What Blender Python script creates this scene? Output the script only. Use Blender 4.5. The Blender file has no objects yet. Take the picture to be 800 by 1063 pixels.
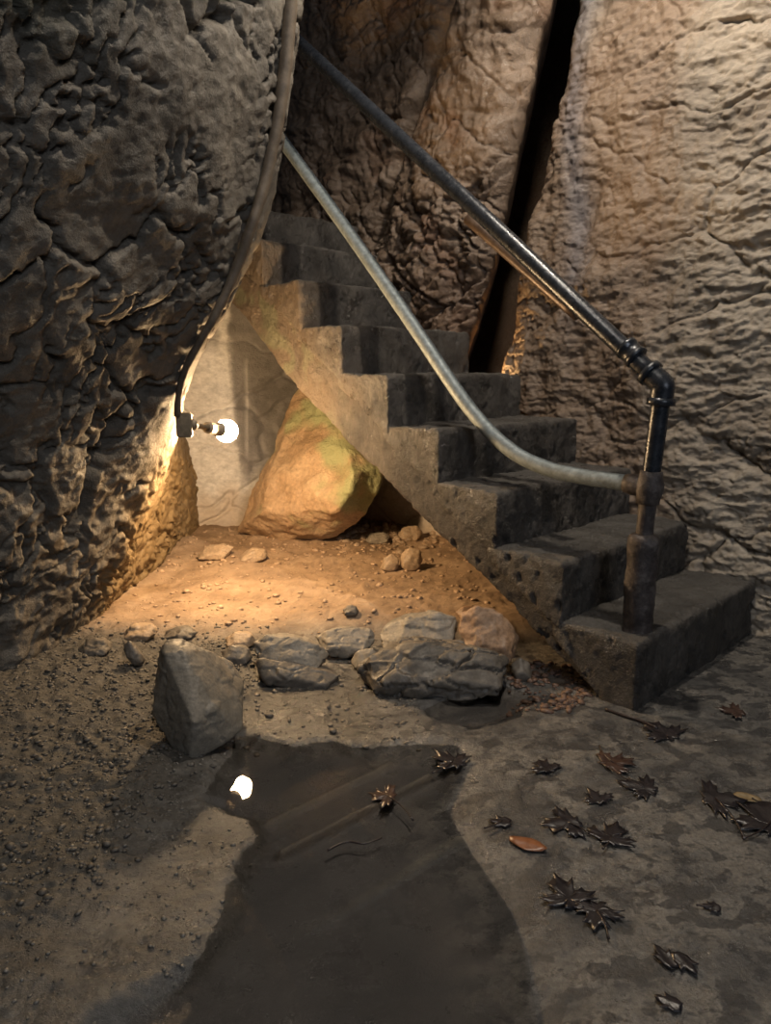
import bpy, bmesh, math, random
import numpy as np
from mathutils import Vector, Matrix

S = bpy.context.scene
COL = S.collection
RNG = random.Random(7)

# ------------------------------------------------------------------ camera
F, PITCH, CAMZ = 750.0, math.radians(11.06), 1.04
cp, sp = math.cos(PITCH), math.sin(PITCH)
cam_d = bpy.data.cameras.new('camera'); cam = bpy.data.objects.new('camera', cam_d)
COL.objects.link(cam); cam.location = (0, 0, CAMZ)
cam.rotation_euler = (math.pi/2 - PITCH, 0, 0)
cam_d.sensor_fit = 'VERTICAL'; cam_d.sensor_height = 36; cam_d.lens = 36*F/1063
cam_d.clip_start = 0.05
S.camera = cam

def ray(px, py):
    u, v = px-400.0, 531.5-py
    return np.array([u, F*cp+v*sp, -F*sp+v*cp])
def at_y(px, py, y):
    r = ray(px, py); t = y/r[1]; return np.array([r[0]*t, y, CAMZ+r[2]*t])
def at_z(px, py, z=0.0):
    r = ray(px, py); t = (z-CAMZ)/r[2]; return np.array([r[0]*t, r[1]*t, z])

# stair frame: d = up the run, e = across to the right
AZ = math.radians(134.1)
D = np.array([math.cos(AZ), math.sin(AZ), 0]); EV = np.array([D[1], -D[0], 0])
O = np.array([0.77, 2.074, 0.0])            # foot of the front left corner
RUN, RISE, H1 = 0.273, 0.2, 0.227
E0 = float(O@EV)
def W(d, e, z): return O + D*d + EV*e + np.array([0, 0, z])
def at_e(px, py, e):
    r = ray(px, py); t = (E0+e)/float(r@EV); return np.array([r[0]*t, r[1]*t, CAMZ+r[2]*t])
def dz_of(px, py, e):
    p = at_e(px, py, e); return float((p-O)@D), p[2]

# ------------------------------------------------------------------ noise
def _h(ix, iy, iz, seed):
    h = (ix.astype(np.int64)*374761393 + iy.astype(np.int64)*668265263 + iz.astype(np.int64)*2147483647 + seed*1274126177) & 0xFFFFFFFF
    h = ((h ^ (h >> 13))*1274126177) & 0xFFFFFFFF
    h = ((h ^ (h >> 16))*2246822519) & 0xFFFFFFFF
    return (h ^ (h >> 15)) & 0xFFFFFFFF
def perlin(x, y, z, seed=0):
    xi, yi, zi = np.floor(x), np.floor(y), np.floor(z)
    xf, yf, zf = x-xi, y-yi, z-zi
    f = lambda t: t*t*t*(t*(t*6-15)+10)
    u, v, w = f(xf), f(yf), f(zf)
    out = 0
    for a in (0, 1):
        for b in (0, 1):
            for c in (0, 1):
                h = _h(xi+a, yi+b, zi+c, seed)
                gx = (h & 1023)/511.5-1; gy = ((h >> 10) & 1023)/511.5-1; gz = ((h >> 20) & 1023)/511.5-1
                g = gx*(xf-a)+gy*(yf-b)+gz*(zf-c)
                out = out + g*(u if a else 1-u)*(v if b else 1-v)*(w if c else 1-w)
    return out*1.2
def fbm(x, y, z, o=4, seed=0, lac=2.03, gain=0.5):
    s, a, n = 0, 1.0, 0
    for i in range(o):
        s = s + a*perlin(x, y, z, seed+i*17); n += a; a *= gain
        x, y, z = x*lac, y*lac, z*lac
    return s/n*1.4
def ridged(x, y, z, o=4, seed=0):
    s, a, n = 0, 1.0, 0
    for i in range(o):
        s = s + a*(1-np.abs(perlin(x, y, z, seed+i*31))*2); n += a; a *= 0.5
        x, y, z = x*2.1, y*2.1, z*2.1
    return s/n
def worley(x, y, z, seed=0, cells=False):
    cid = np.zeros(x.shape, np.int64)
    xi, yi, zi = np.floor(x), np.floor(y), np.floor(z)
    f1 = np.full(x.shape, 9.0); f2 = np.full(x.shape, 9.0)
    for a in (-1, 0, 1):
        for b in (-1, 0, 1):
            for c in (-1, 0, 1):
                h = _h(xi+a, yi+b, zi+c, seed)
                dx = xi+a+(h & 1023)/1023.-x; dy = yi+b+((h >> 10) & 1023)/1023.-y; dz = zi+c+((h >> 20) & 1023)/1023.-z
                q = np.sqrt(dx*dx+dy*dy+dz*dz)
                cid = np.where(q < f1, (h >> 5) & 1023, cid) if cells else cid
                f2 = np.where(q < f1, f1, np.minimum(f2, q)); f1 = np.minimum(f1, q)
    return (f1, f2, cid/1023.) if cells else (f1, f2)
def sst(a, b, x):
    t = np.clip((x-a)/(b-a), 0, 1); return t*t*(3-2*t)

# ------------------------------------------------------------------ materials
def new_mat(name):
    m = bpy.data.materials.new(name); m.use_nodes = True
    nt = m.node_tree; nt.nodes.clear()
    o = nt.nodes.new('ShaderNodeOutputMaterial'); b = nt.nodes.new('ShaderNodeBsdfPrincipled')
    nt.links.new(b.outputs[0], o.inputs[0])
    return m, nt, b
def N(nt, t, **kw):
    n = nt.nodes.new(t)
    for k, v in kw.items():
        if k in ('operation', 'blend_type', 'data_type', 'attribute_name', 'feature', 'interpolation', 'clamp'): setattr(n, k, v)
        else: n.inputs[k.replace('_', ' ')].default_value = v
    return n
def ramp(nt, fac, stops):
    r = nt.nodes.new('ShaderNodeValToRGB'); nt.links.new(fac, r.inputs[0])
    e = r.color_ramp.elements
    while len(e) < len(stops): e.new(0.5)
    for i, (p, c) in enumerate(stops):
        e[i].position = p; e[i].color = (*c, 1) if len(c) == 3 else c
    return r.outputs[0]
def mixc(nt, fac, a, b, bt='MIX'):
    m = nt.nodes.new('ShaderNodeMix'); m.data_type = 'RGBA'; m.blend_type = bt
    for s, v in ((m.inputs[0], fac), (m.inputs[6], a), (m.inputs[7], b)):
        if hasattr(v, 'links'): nt.links.new(v, s)
        elif isinstance(v, tuple): s.default_value = (*v, 1)
        else: s.default_value = v
    return m.outputs[2]
def coords(nt, scale=(1, 1, 1), rot=(0, 0, 0)):
    tc = nt.nodes.new('ShaderNodeTexCoord'); mp = nt.nodes.new('ShaderNodeMapping')
    mp.inputs['Scale'].default_value = scale; mp.inputs['Rotation'].default_value = rot
    nt.links.new(tc.outputs['Object'], mp.inputs[0]); return mp.outputs[0]
def noise_out(nt, co, scale, detail=6, rough=0.6, dist=0.0):
    n = nt.nodes.new('ShaderNodeTexNoise'); n.inputs['Scale'].default_value = scale
    n.inputs['Detail'].default_value = detail; n.inputs['Roughness'].default_value = rough; n.inputs['Distortion'].default_value = dist
    nt.links.new(co, n.inputs['Vector']); return n.outputs[0]
def bump(nt, b, chain):
    prev = None
    for h, st, dist in chain:
        n = nt.nodes.new('ShaderNodeBump'); n.inputs['Strength'].default_value = st; n.inputs['Distance'].default_value = dist
        nt.links.new(h, n.inputs['Height'])
        if prev: nt.links.new(prev, n.inputs['Normal'])
        prev = n.outputs[0]
    nt.links.new(prev, b.inputs['Normal'])
def attr(nt, name):
    a = nt.nodes.new('ShaderNodeAttribute'); a.attribute_name = name; return a.outputs['Fac']

def rock_mat(name, stops, scale=3.0, rough=(0.35, 0.7), bumps=((30, .5, .01), (110, .4, .004)), stretch=(1, 1, 1), tints=(), spec=0.5, rot=(0, 0, 0)):
    m, nt, b = new_mat(name); co = coords(nt, stretch, rot)
    c = ramp(nt, noise_out(nt, co, scale, 8, .62, .3), stops)
    fine = noise_out(nt, co, scale*12, 4, .7)
    c = mixc(nt, 0.55, c, ramp(nt, fine, [(.3, (.45, .45, .45)), (.7, (1.35, 1.35, 1.35))]), 'MULTIPLY')
    for an, colr, k in tints:
        mm = nt.nodes.new('ShaderNodeMath'); mm.operation = 'MULTIPLY'; mm.inputs[1].default_value = k
        nt.links.new(attr(nt, an), mm.inputs[0]); c = mixc(nt, mm.outputs[0], c, colr)
    nt.links.new(c, b.inputs['Base Color'])
    rr = ramp(nt, noise_out(nt, co, scale*2.3, 5, .6), [(.35, (rough[0],)*3), (.65, (rough[1],)*3)])
    nt.links.new(rr, b.inputs['Roughness']); b.inputs['Specular IOR Level'].default_value = spec
    bump(nt, b, [(noise_out(nt, co, s, 6, .65), st, di) for s, st, di in bumps])
    return m

M_left = rock_mat('left_wall_rock', [(.25, (.06, .052, .042)), (.5, (.125, .108, .086)), (.75, (.20, .175, .14))], 4,
                  rough=(.48, .85), bumps=((30, .5, .014), (80, .6, .008), (240, .6, .003)),
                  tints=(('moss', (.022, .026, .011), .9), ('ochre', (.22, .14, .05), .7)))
M_right = rock_mat('right_wall_rock', [(.25, (.13, .102, .074)), (.5, (.22, .178, .135)), (.75, (.32, .268, .21))], 3,
                   rough=(.25, .6), bumps=((40, .5, .012), (130, .6, .005), (320, .4, .002)), stretch=(1, 1, 1.8),
                   tints=(('rust', (.15, .092, .056), .6), ('pale', (.42, .37, .30), .45), ('light_streak', (.13, .14, .17), .5)))
M_back = rock_mat('back_wall_rock', [(.25, (.07, .048, .032)), (.5, (.15, .105, .072)), (.75, (.25, .185, .135))], 4,
                  rough=(.25, .65), bumps=((34, .6, .014), (100, .7, .006), (280, .5, .003)),
                  tints=(('rust', (.15, .08, .045), .55),))
M_rear = rock_mat('alcove_rock', [(.25, (.44, .42, .40)), (.5, (.62, .60, .57)), (.75, (.74, .72, .69))], 2.2,
                  rough=(.5, .9), bumps=((20, .5, .012), (80, .6, .006)), stretch=(1, 1, 1.6),
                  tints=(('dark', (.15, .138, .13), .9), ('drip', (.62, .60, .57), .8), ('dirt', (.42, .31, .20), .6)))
M_green = rock_mat('green_stained_rock', [(.25, (.26, .17, .09)), (.5, (.40, .27, .16)), (.75, (.50, .37, .24))], 4,
                   rough=(.4, .8), bumps=((22, .9, .02), (80, .8, .007)),
                   tints=(('green', (.27, .31, .155), .8),))
M_conc = rock_mat('stair_concrete', [(.3, (.018, .016, .015)), (.5, (.055, .049, .043)), (.7, (.115, .104, .092))], 6,
                  rough=(.22, .6), bumps=((50, .9, .012), (200, .9, .004)), tints=(('ochre', (.10, .07, .042), .6), ('pale_topped', (.15, .142, .13), .55)))
M_soffit = rock_mat('stair_slab_concrete', [(.3, (.016, .013, .012)), (.5, (.044, .036, .030)), (.7, (.092, .077, .063))], 6,
                    rough=(.4, .75), bumps=((50, .9, .014), (200, .9, .004)), tints=(('ochre', (.105, .072, .042), .6), ('green', (.10, .11, .06), .5)))
def stone_mat(name, c, k=1.0, rough=(.4, .75)):
    return rock_mat(name, [(.25, tuple(v*.6 for v in c)), (.5, c), (.75, tuple(min(1, v*1.4) for v in c))], 9, rough=rough,
                    bumps=((40, .35, .006), (160, .35, .002)))
M_st = {'grey': stone_mat('grey_stone', (.20, .175, .14)), 'tan': stone_mat('tan_stone', (.30, .22, .145)),
        'dark': stone_mat('dark_stone', (.10, .085, .068)), 'red': stone_mat('reddish_stone', (.27, .165, .095)),
        'boulder': stone_mat('boulder_stone', (.165, .145, .115))}

# ------------------------------------------------------------------ object helpers
def link(name, me, mat=None, parent=None, smooth=True):
    o = bpy.data.objects.new(name, me); COL.objects.link(o)
    if mat: me.materials.append(mat)
    if smooth and len(me.polygons): me.polygons.foreach_set('use_smooth', [True]*len(me.polygons))
    if parent: o.parent = parent
    return o
def tag(o, label=None, cat=None, group=None, kind=None):
    if label: o['label'] = label
    if cat: o['category'] = cat
    if group: o['group'] = group
    if kind: o['kind'] = kind
    return o
def empty(name, loc=(0, 0, 0)):
    o = bpy.data.objects.new(name, None); COL.objects.link(o); o.location = loc; o.empty_display_size = .1; return o
def put(o, root):
    """parent o (modelled in world space) under root, keeping its place"""
    o.parent = root; o.matrix_parent_inverse = Matrix.Translation(-Vector(root.location)); return o
def np_mesh(name, V, Fq):
    me = bpy.data.meshes.new(name); V = np.ascontiguousarray(V, dtype=np.float32); Fq = np.ascontiguousarray(Fq, dtype=np.int32)
    n = Fq.shape[1]
    me.vertices.add(len(V)); me.vertices.foreach_set('co', V.ravel())
    me.loops.add(Fq.size); me.loops.foreach_set('vertex_index', Fq.ravel())
    me.polygons.add(len(Fq)); me.polygons.foreach_set('loop_start', np.arange(len(Fq), dtype=np.int32)*n)
    me.update(calc_edges=True); me.validate(); return me
def set_attr(me, name, vals):
    a = me.attributes.new(name, 'FLOAT', 'POINT'); a.data.foreach_set('value', np.clip(vals, 0, 1).ravel().astype(np.float32))
def grid_normals(P, flip):
    du = np.gradient(P, axis=0); dv = np.gradient(P, axis=1); n = np.cross(du, dv)
    n /= np.linalg.norm(n, axis=2, keepdims=True)+1e-12
    return -n if flip else n
def grid_obj(name, P, mat, flip=False, attrs={}):
    a, b = P.shape[:2]; idx = np.arange(a*b).reshape(a, b)
    q = np.stack([idx[:-1, :-1], idx[1:, :-1], idx[1:, 1:], idx[:-1, 1:]], -1).reshape(-1, 4)
    if flip: q = q[:, ::-1]
    me = np_mesh(name, P.reshape(-1, 3), q)
    for k, v in attrs.items(): set_attr(me, k, v)
    return link(name, me, mat)

# ------------------------------------------------------------------ floor height
def poly_px(pts): return np.array([at_z(x, y)[:2] for x, y in pts])
def sdf(x, y, poly):
    """signed distance, negative inside"""
    d = np.full(x.shape, 1e9); ins = np.zeros(x.shape, bool); n = len(poly)
    for i in range(n):
        ax, ay = poly[i]; bx, by = poly[(i+1) % n]
        ex, ey = bx-ax, by-ay; wx, wy = x-ax, y-ay
        t = np.clip((wx*ex+wy*ey)/(ex*ex+ey*ey+1e-12), 0, 1)
        d = np.minimum(d, (wx-ex*t)**2+(wy-ey*t)**2)
        c = ((ay > y) != (by > y)) & (x < (bx-ax)*(y-ay)/(by-ay+1e-12)+ax); ins ^= c
    return np.where(ins, -1, 1)*np.sqrt(d)
PUD = poly_px([(254, 770), (300, 780), (345, 776), (400, 790), (455, 788), (452, 815), (425, 850), (440, 880), (478, 925),
               (497, 965), (512, 1040), (516, 1100), (70, 1100), (130, 1050), (200, 1015), (238, 972), (245, 930), (268, 890), (277, 868),
               (264, 845), (244, 838), (222, 826), (236, 800)])
POOL = poly_px([(450, 738), (480, 724), (520, 716), (548, 724), (530, 738), (490, 750)])
RIDGES = [(poly_px([(278, 848), (405, 788)]), .010, .012), (poly_px([(292, 882), (445, 803)]), .012, .022)]
def seg_d(x, y, a, b):
    ex, ey = b-a; wx, wy = x-a[0], y-a[1]
    t = np.clip((wx*ex+wy*ey)/(ex*ex+ey*ey), 0, 1); return np.hypot(wx-ex*t, wy-ey*t)
def dirt_mask(x, y):
    n = fbm(x*3, y*3, x*0, 3, 5)*.1
    yl = np.interp(x, [-1.3, -.7, -.2, .2, .5, .9], [2.50, 2.55, 2.62, 2.58, 2.55, 2.75])
    return sst(0, .28, y+n-yl)
def gravel_mask(x, y):
    n = fbm(x*4, y*4, x*0, 3, 9)*.12
    return sst(-.02, .16, -.42-.16*(1.9-y)+n-x)*(1-sst(2.5, 2.8, y))*sst(.9, 1.25, y+n)
def floor_h(x, y, fine=True):
    x = np.asarray(x, float); y = np.asarray(y, float); z0 = x*0
    dm = dirt_mask(x, y); gm = gravel_mask(x, y)
    side = sst(-.10, .06, x)*sst(2.1, 1.7, y); w = sst(-.012-.04*side, .05+.16*side, np.minimum(sdf(x, y, PUD), sdf(x, y, POOL)*1.0)+fbm(x*9, y*9, z0, 4, 21)*.035)
    h = -.022+.030*w
    for (a, b), wd, am in RIDGES: h = h+am*np.exp(-(seg_d(x, y, a, b)/wd)**2)*(1-w)
    h = h+w*(.006*fbm(x*4, y*4, z0, 3, 2))
    h = h+dm*(.055+.05*np.clip(y-2.8, 0, 1.6)+.035*fbm(x*3.5, y*3.5, z0, 5, 3))
    h = h+gm*(.02+.035*np.abs(fbm(x*7, y*7, z0, 4, 11)))
    h = h+.04*sst(-.7, -1.25, x)*sst(3.2, 2.4, y)
    if fine:
        h = h+w*(.0035*fbm(x*25, y*25, z0, 4, 6)+.004*sst(.0, -.15, x)*fbm(x*55, y*55, z0, 3, 16)+dm*.010*fbm(x*16, y*16, z0, 5, 8)+gm*.009*fbm(x*30, y*30, z0, 3, 14))
    return h
def fh(x, y): return float(floor_h(np.array([x]), np.array([y]))[0])
def at_floor(px, py):
    z = 0.0
    for _ in range(12):
        p = at_z(px, py, z); z = z*.4+.6*fh(p[0], p[1])
    return at_z(px, py, z)

def build_floor():
    xs = np.arange(-2.0, 2.4, .0075); ys = np.concatenate([np.arange(.5, 3.0, .0055), np.arange(3.0, 5.8, .011)])
    X, Y = np.meshgrid(xs, ys, indexing='ij'); Z = floor_h(X, Y)
    P = np.stack([X, Y, Z], -1)
    pd = np.minimum(sdf(X, Y, PUD), sdf(X, Y, POOL)); n = fbm(X*9, Y*9, X*0, 4, 21)*.035
    m, nt, b = new_mat('cave_floor'); co = coords(nt)
    n1 = noise_out(nt, co, 5, 8, .65, .4); n2 = noise_out(nt, co, 38, 5, .7)
    conc = ramp(nt, n1, [(.25, (.034, .035, .037)), (.45, (.075, .073, .070)), (.58, (.145, .135, .12)), (.75, (.065, .065, .066))])
    blot = ramp(nt, noise_out(nt, coords(nt, (1, 1.3, 1)), 13, 3, .5, .25), [(.53, (0,)*3), (.56, (1,)*3)])
    conc = mixc(nt, .4, conc, ramp(nt, n2, [(.3, (.5,)*3), (.7, (1.3,)*3)]), 'MULTIPLY')
    bl = nt.nodes.new('ShaderNodeMath'); bl.operation = 'MULTIPLY'; bl.inputs[1].default_value = .85
    nt.links.new(blot, bl.inputs[0]); conc = mixc(nt, bl.outputs[0], conc, (.03, .03, .031))
    sp2 = ramp(nt, noise_out(nt, coords(nt, (1, 1.2, 1)), 46, 4, .6, .3), [(.55, (0,)*3), (.62, (.7,)*3)])
    conc = mixc(nt, sp2, conc, (.028, .028, .03))
    grav = ramp(nt, noise_out(nt, co, 60, 5, .7), [(.3, (.02, .018, .015)), (.55, (.052, .046, .037)), (.75, (.12, .105, .088))])
    dirt = ramp(nt, noise_out(nt, co, 7, 8, .65), [(.3, (.16, .105, .062)), (.5, (.255, .172, .105)), (.72, (.36, .26, .17))])
    silt = ramp(nt, n1, [(.3, (.056, .055, .056)), (.7, (.092, .088, .088))])
    mu = nt.nodes.new('ShaderNodeMath'); mu.operation = 'MULTIPLY'; mu.inputs[1].default_value = .8; nt.links.new(attr(nt, 'mud'), mu.inputs[0])
    conc = mixc(nt, mu.outputs[0], conc, ramp(nt, n1, [(.32, (.018, .017, .016)), (.5, (.040, .038, .035)), (.6, (.085, .08, .072)), (.72, (.04, .038, .034))]))
    conc = mixc(nt, .6, conc, ramp(nt, noise_out(nt, co, 120, 4, .75), [(.35, (.35,)*3), (.62, (1.5,)*3)]), 'MULTIPLY')
    c = mixc(nt, attr(nt, 'gravel'), conc, grav); c = mixc(nt, attr(nt, 'dirt'), c, dirt)
    c = mixc(nt, attr(nt, 'silt'), c, silt); c = mixc(nt, attr(nt, 'ridge'), c, (.17, .148, .118)); c = mixc(nt, attr(nt, 'rim'), c, (.13, .122, .108))
    nt.links.new(c, b.inputs['Base Color'])
    wet = ramp(nt, noise_out(nt, co, 9, 6, .65), [(.35, (.16,)*3), (.7, (.55,)*3)])
    r = mixc(nt, attr(nt, 'dirt'), wet, (.75, .75, .75)); r = mixc(nt, attr(nt, 'gravel'), r, (.7, .7, .7)); nt.links.new(r, b.inputs['Roughness'])
    bump(nt, b, [(n2, .5, .007), (noise_out(nt, co, 130, 5, .75), .8, .004)])
    o = grid_obj('floor', P, m, attrs=dict(dirt=dirt_mask(X, Y), gravel=gravel_mask(X, Y), ridge=sum(np.exp(-(seg_d(X, Y, a, b)/(wd*.9))**2) for (a, b), wd, am in RIDGES)*(.6+.6*fbm(X*9, Y*9, X*0, 3, 31)), silt=sst(.005+.12*sst(-.1, .06, X), -.02-.10*sst(-.1, .06, X), pd+n*(1+2*sst(-.1, .06, X))),
                 mud=sst(.02, -.12, X)*sst(2.5, 2.2, Y), rim=.4*np.exp(-((pd+n-.045)/.035)**2)*(X < 0)*sst(-.62, -.4, X+.0*Y)*sst(2.0, 1.5, Y)))
    tag(o, kind='structure')
build_floor()

def water(name, poly, label, grow):
    c = poly.mean(0); V = [(*(c+(p-c)*(1+grow/np.linalg.norm(p-c))), 0.0) for p in poly]
    me = bpy.data.meshes.new(name); bm = bmesh.new()
    f = bm.faces.new([bm.verts.new(v) for v in V]); f.normal_update()
    if f.normal.z < 0: f.normal_flip()
    bmesh.ops.triangulate(bm, faces=bm.faces[:]); bm.to_mesh(me); bm.free()
    o = link(name, me, M_water, smooth=False); tag(o, label, 'puddle')
M_water = bpy.data.materials.new('still_water'); M_water.use_nodes = True
nt = M_water.node_tree; nt.nodes.clear()
_o = nt.nodes.new('ShaderNodeOutputMaterial'); _m = nt.nodes.new('ShaderNodeMixShader'); _t = nt.nodes.new('ShaderNodeBsdfTransparent')
_g = nt.nodes.new('ShaderNodeBsdfGlossy'); _f = nt.nodes.new('ShaderNodeFresnel'); _f.inputs['IOR'].default_value = 1.33
_t.inputs[0].default_value = (.84, .83, .82, 1); _g.inputs['Roughness'].default_value = .015
_b = nt.nodes.new('ShaderNodeBump'); _b.inputs['Strength'].default_value = .03; _b.inputs['Distance'].default_value = .004
nt.links.new(noise_out(nt, coords(nt), 14, 2, .5), _b.inputs['Height'])
nt.links.new(_b.outputs[0], _g.inputs['Normal']); nt.links.new(_b.outputs[0], _f.inputs['Normal'])
nt.links.new(_f.outputs[0], _m.inputs[0]); nt.links.new(_t.outputs[0], _m.inputs[1]); nt.links.new(_g.outputs[0], _m.inputs[2]); nt.links.new(_m.outputs[0], _o.inputs[0])
water('puddle', PUD, 'wide shallow still puddle reflecting the lit bulb, in the foreground', .10)
water('puddle', POOL, 'small dark pool in front of the stones beside the stair foot', .06)

# ------------------------------------------------------------------ rock walls
def left_x(Y, Z):
    X = np.interp(Z, [-.2, 0, .3, .82, 1.05, 1.26, 1.52, 1.805, 2.29, 3.4], [-1.25, -1.18, -1.05, -.80, -.66, -.517, -.398, -.312, -.232, -.15])
    X = X-.38*sst(.26, .06, Z)*sst(2.30, 2.0, Y)
    k = np.interp(Z, [0, .3, .8, 1.1, 1.35], [-.03, .05, .24, .45, .8])
    m = np.interp(Z, [0, .3, .8, 1.3, 2, 3], [.12, .32, .50, .50, .40, .32])
    t = Y-YE; sp_ = np.where(t > .6, t, np.log1p(np.exp(np.clip(t*22, -40, 40)))/22)
    t2 = -t; sp2 = np.where(t2 > .6, t2, np.log1p(np.exp(np.clip(t2*22, -40, 40)))/22)
    return X-k*sp_-m*sp2
YE = 2.70
def wall_left():
    ys = np.concatenate([np.arange(.4, 1.0, .015), np.arange(1.0, 3.4, .0062), np.arange(3.4, 4.5, .009)]); zs = np.concatenate([np.arange(-.15, 2.5, .0068), np.arange(2.5, 3.2, .014)])
    Y, Z = np.meshgrid(ys, zs, indexing='ij')
    X = left_x(Y, Z)
    P = np.stack([X, Y, Z], -1); n = grid_normals(P, True)
    n = np.where((n[..., :1] < 0), -n, n)
    wx = fbm(X*4, Y*4, Z*4, 4, 40)*.20; wy = fbm(X*4, Y*4, Z*4, 4, 50)*.20
    jx = fbm(X*28, Y*28, Z*28, 3, 41)*.012; jy = fbm(X*28, Y*28, Z*28, 3, 42)*.012
    f1, f2, ci = worley((Y+wx+jx)*4.6, (Z+wy+jy)*2.9, X*1.2, 3, True); cr = np.exp(-((f2-f1)/.055)**2)
    g1, g2, ci2 = worley((Y+wx+jx*2)*11, (Z+wy*1.3+jy*2)*7, X*3, 8, True); cr2 = np.exp(-((g2-g1)/.09)**2)
    msk = sst(-.12, .18, fbm(Y*2.2, Z*2.2, X, 3, 60)+.02); msk2 = sst(-.03, .2, fbm(Y*2.6, Z*2.6, X, 3, 66))
    low = sst(1.10, .5, Z)
    disp = .055*fbm(Y*1.5, Z*1.5, X, 3, 70)+.016*fbm(Y*5, Z*5, X*5, 5, 71)
    disp += -.068*cr*msk*(1-.4*low)-.034*cr2*msk2+.022*(ci-.5)*msk*(1-.5*low)+.009*(ci2-.5)*msk2
    lay = fbm(Y*4+wx, Z*15+wy*6, X*4, 5, 80)
    h1, h2, hc = worley((Y+wx)*17+jx*30, (Z+wy)*26+jy*30, X*8, 84, True)
    disp += low*(.016*lay+.016*(hc-.5)*sst(.0, .25, h2-h1))+.009*fbm(Y*24, Z*28, X*24, 4, 90)+.007*ridged(Y*9, Z*9, X*9, 4, 95)*(.2+.8*low)
    disp -= .06*np.exp(-(((Y-2.44)-.10*(Z-.7)+.012*np.sin(Z*30))/.018)**2)*sst(.42, .62, Z)*sst(1.05, .9, Z)
    fade = 1-.6*np.exp(-((Y-2.66)/.10)**2)*sst(.5, .8, Z)
    P = P+n*(disp*fade)[..., None]
    moss = sst(.0, .3, fbm(Y*2, Z*2, X, 4, 99)+.2+.9*(Z-1.9))*sst(2.0, 1.5, Y)
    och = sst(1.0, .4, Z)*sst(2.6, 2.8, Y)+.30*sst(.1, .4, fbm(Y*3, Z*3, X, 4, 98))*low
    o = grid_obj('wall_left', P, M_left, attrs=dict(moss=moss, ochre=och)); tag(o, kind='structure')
wall_left()

def dcrev(z): return np.interp(z, [0, 1.04, 1.3, 1.6, 2.59, 4], [1.60, 1.47, 1.35, 1.245, .99, .66])
WR = .955
def wall_right():
    s = np.concatenate([np.linspace(0, .12, 22), np.arange(.1255, 1.7, .0056), np.arange(1.7, 2.6, .012)])
    zs = np.concatenate([np.arange(-.15, 2.75, .0052), np.arange(2.75, 3.6, .012)])
    Sg, Z = np.meshgrid(s, zs, indexing='ij'); z0 = Z*0
    dv = dcrev(Z)+.035*fbm(Z*3, z0, z0, 3, 101)-Sg
    Ee = WR+.75*np.exp(-(Sg/.022))+.05*np.exp(-Sg/.15)+.25*np.exp(-Sg/.19)*sst(1.45, 1.12, Z)
    right = sst(.55, .10, dv+.12*fbm(Z*2, z0, z0, 3, 102))
    wx = fbm(dv*4, Z*4, z0, 4, 111)*.05; wy = fbm(dv*5, Z*5, z0+3, 4, 118)*.035
    tilt = Z+(.10-.16*sst(1.0, 2.2, Z))*dv
    # small scalloped ledges: each cell a flake with its own height, overhanging below
    f1, f2, c1 = worley((dv+wx)*9, (tilt+wy)*24, z0+.5, 113, True)
    k1, k2, c2 = worley((dv+wx)*19, (tilt+wy*1.3)*48, z0+.5, 119, True)
    led = (c1-.5)*sst(0, .16, f2-f1); led2 = (c2-.5)*sst(0, .2, k2-k1)
    lay = fbm(dv*2.2+wx*4, tilt*9+wy*9, z0, 5, 112)
    saw = (tilt*7.0+.9*fbm(dv*1.6, tilt*2.5, z0, 3, 122)); saw = saw-np.floor(saw); saw = (saw**1.5)*sst(1.0, .92, saw)
    q1, q2 = worley((dv+wx*2)*1.5, (tilt+wy*2)*3.4, z0+.5, 115); crk = np.exp(-((q2-q1)/.03)**2)
    disp = .04*fbm(dv*2.2, Z*2.2, z0, 3, 110)+.020*lay+(.006+.018*right)*led+(.005+.009*right)*led2+(.003+.011*right)*saw*sst(-.3, .3, fbm(dv*2, Z*3, z0, 3, 123))
    disp += .012*fbm(dv*20, Z*34, z0, 4, 114)+.004*fbm(dv*60, Z*80, z0, 2, 124)-.035*crk*(.3+.4*right)
    disp += (1-right)*(.05*fbm(dv*4, Z*2.5, z0, 5, 116)+.018*ridged(dv*8, Z*5, z0, 4, 125))
    Ee = Ee-disp*sst(0, .05, Sg)
    P = O+D*dv[..., None]+EV*Ee[..., None]+np.stack([z0, z0, Z], -1)
    rust = sst(-.1, .35, fbm(dv*2, Z*1.4, Z*0, 4, 120)+.55*sst(.2, .8, dv)-.35*right)
    pale = right*sst(-.3, .3, fbm(dv*2, Z*2, Z*0, 3, 121)+.1)
    strk = np.exp(-((dv-.90+.03*np.sin(Z*5))/.06)**2)*sst(1.0, 1.6, Z)  # bluish streak of light from above, tinted into the rock colour
    o = grid_obj('wall_right', P, M_right, flip=True, attrs=dict(rust=rust, pale=pale, light_streak=strk)); tag(o, kind='structure')
wall_right()

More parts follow.
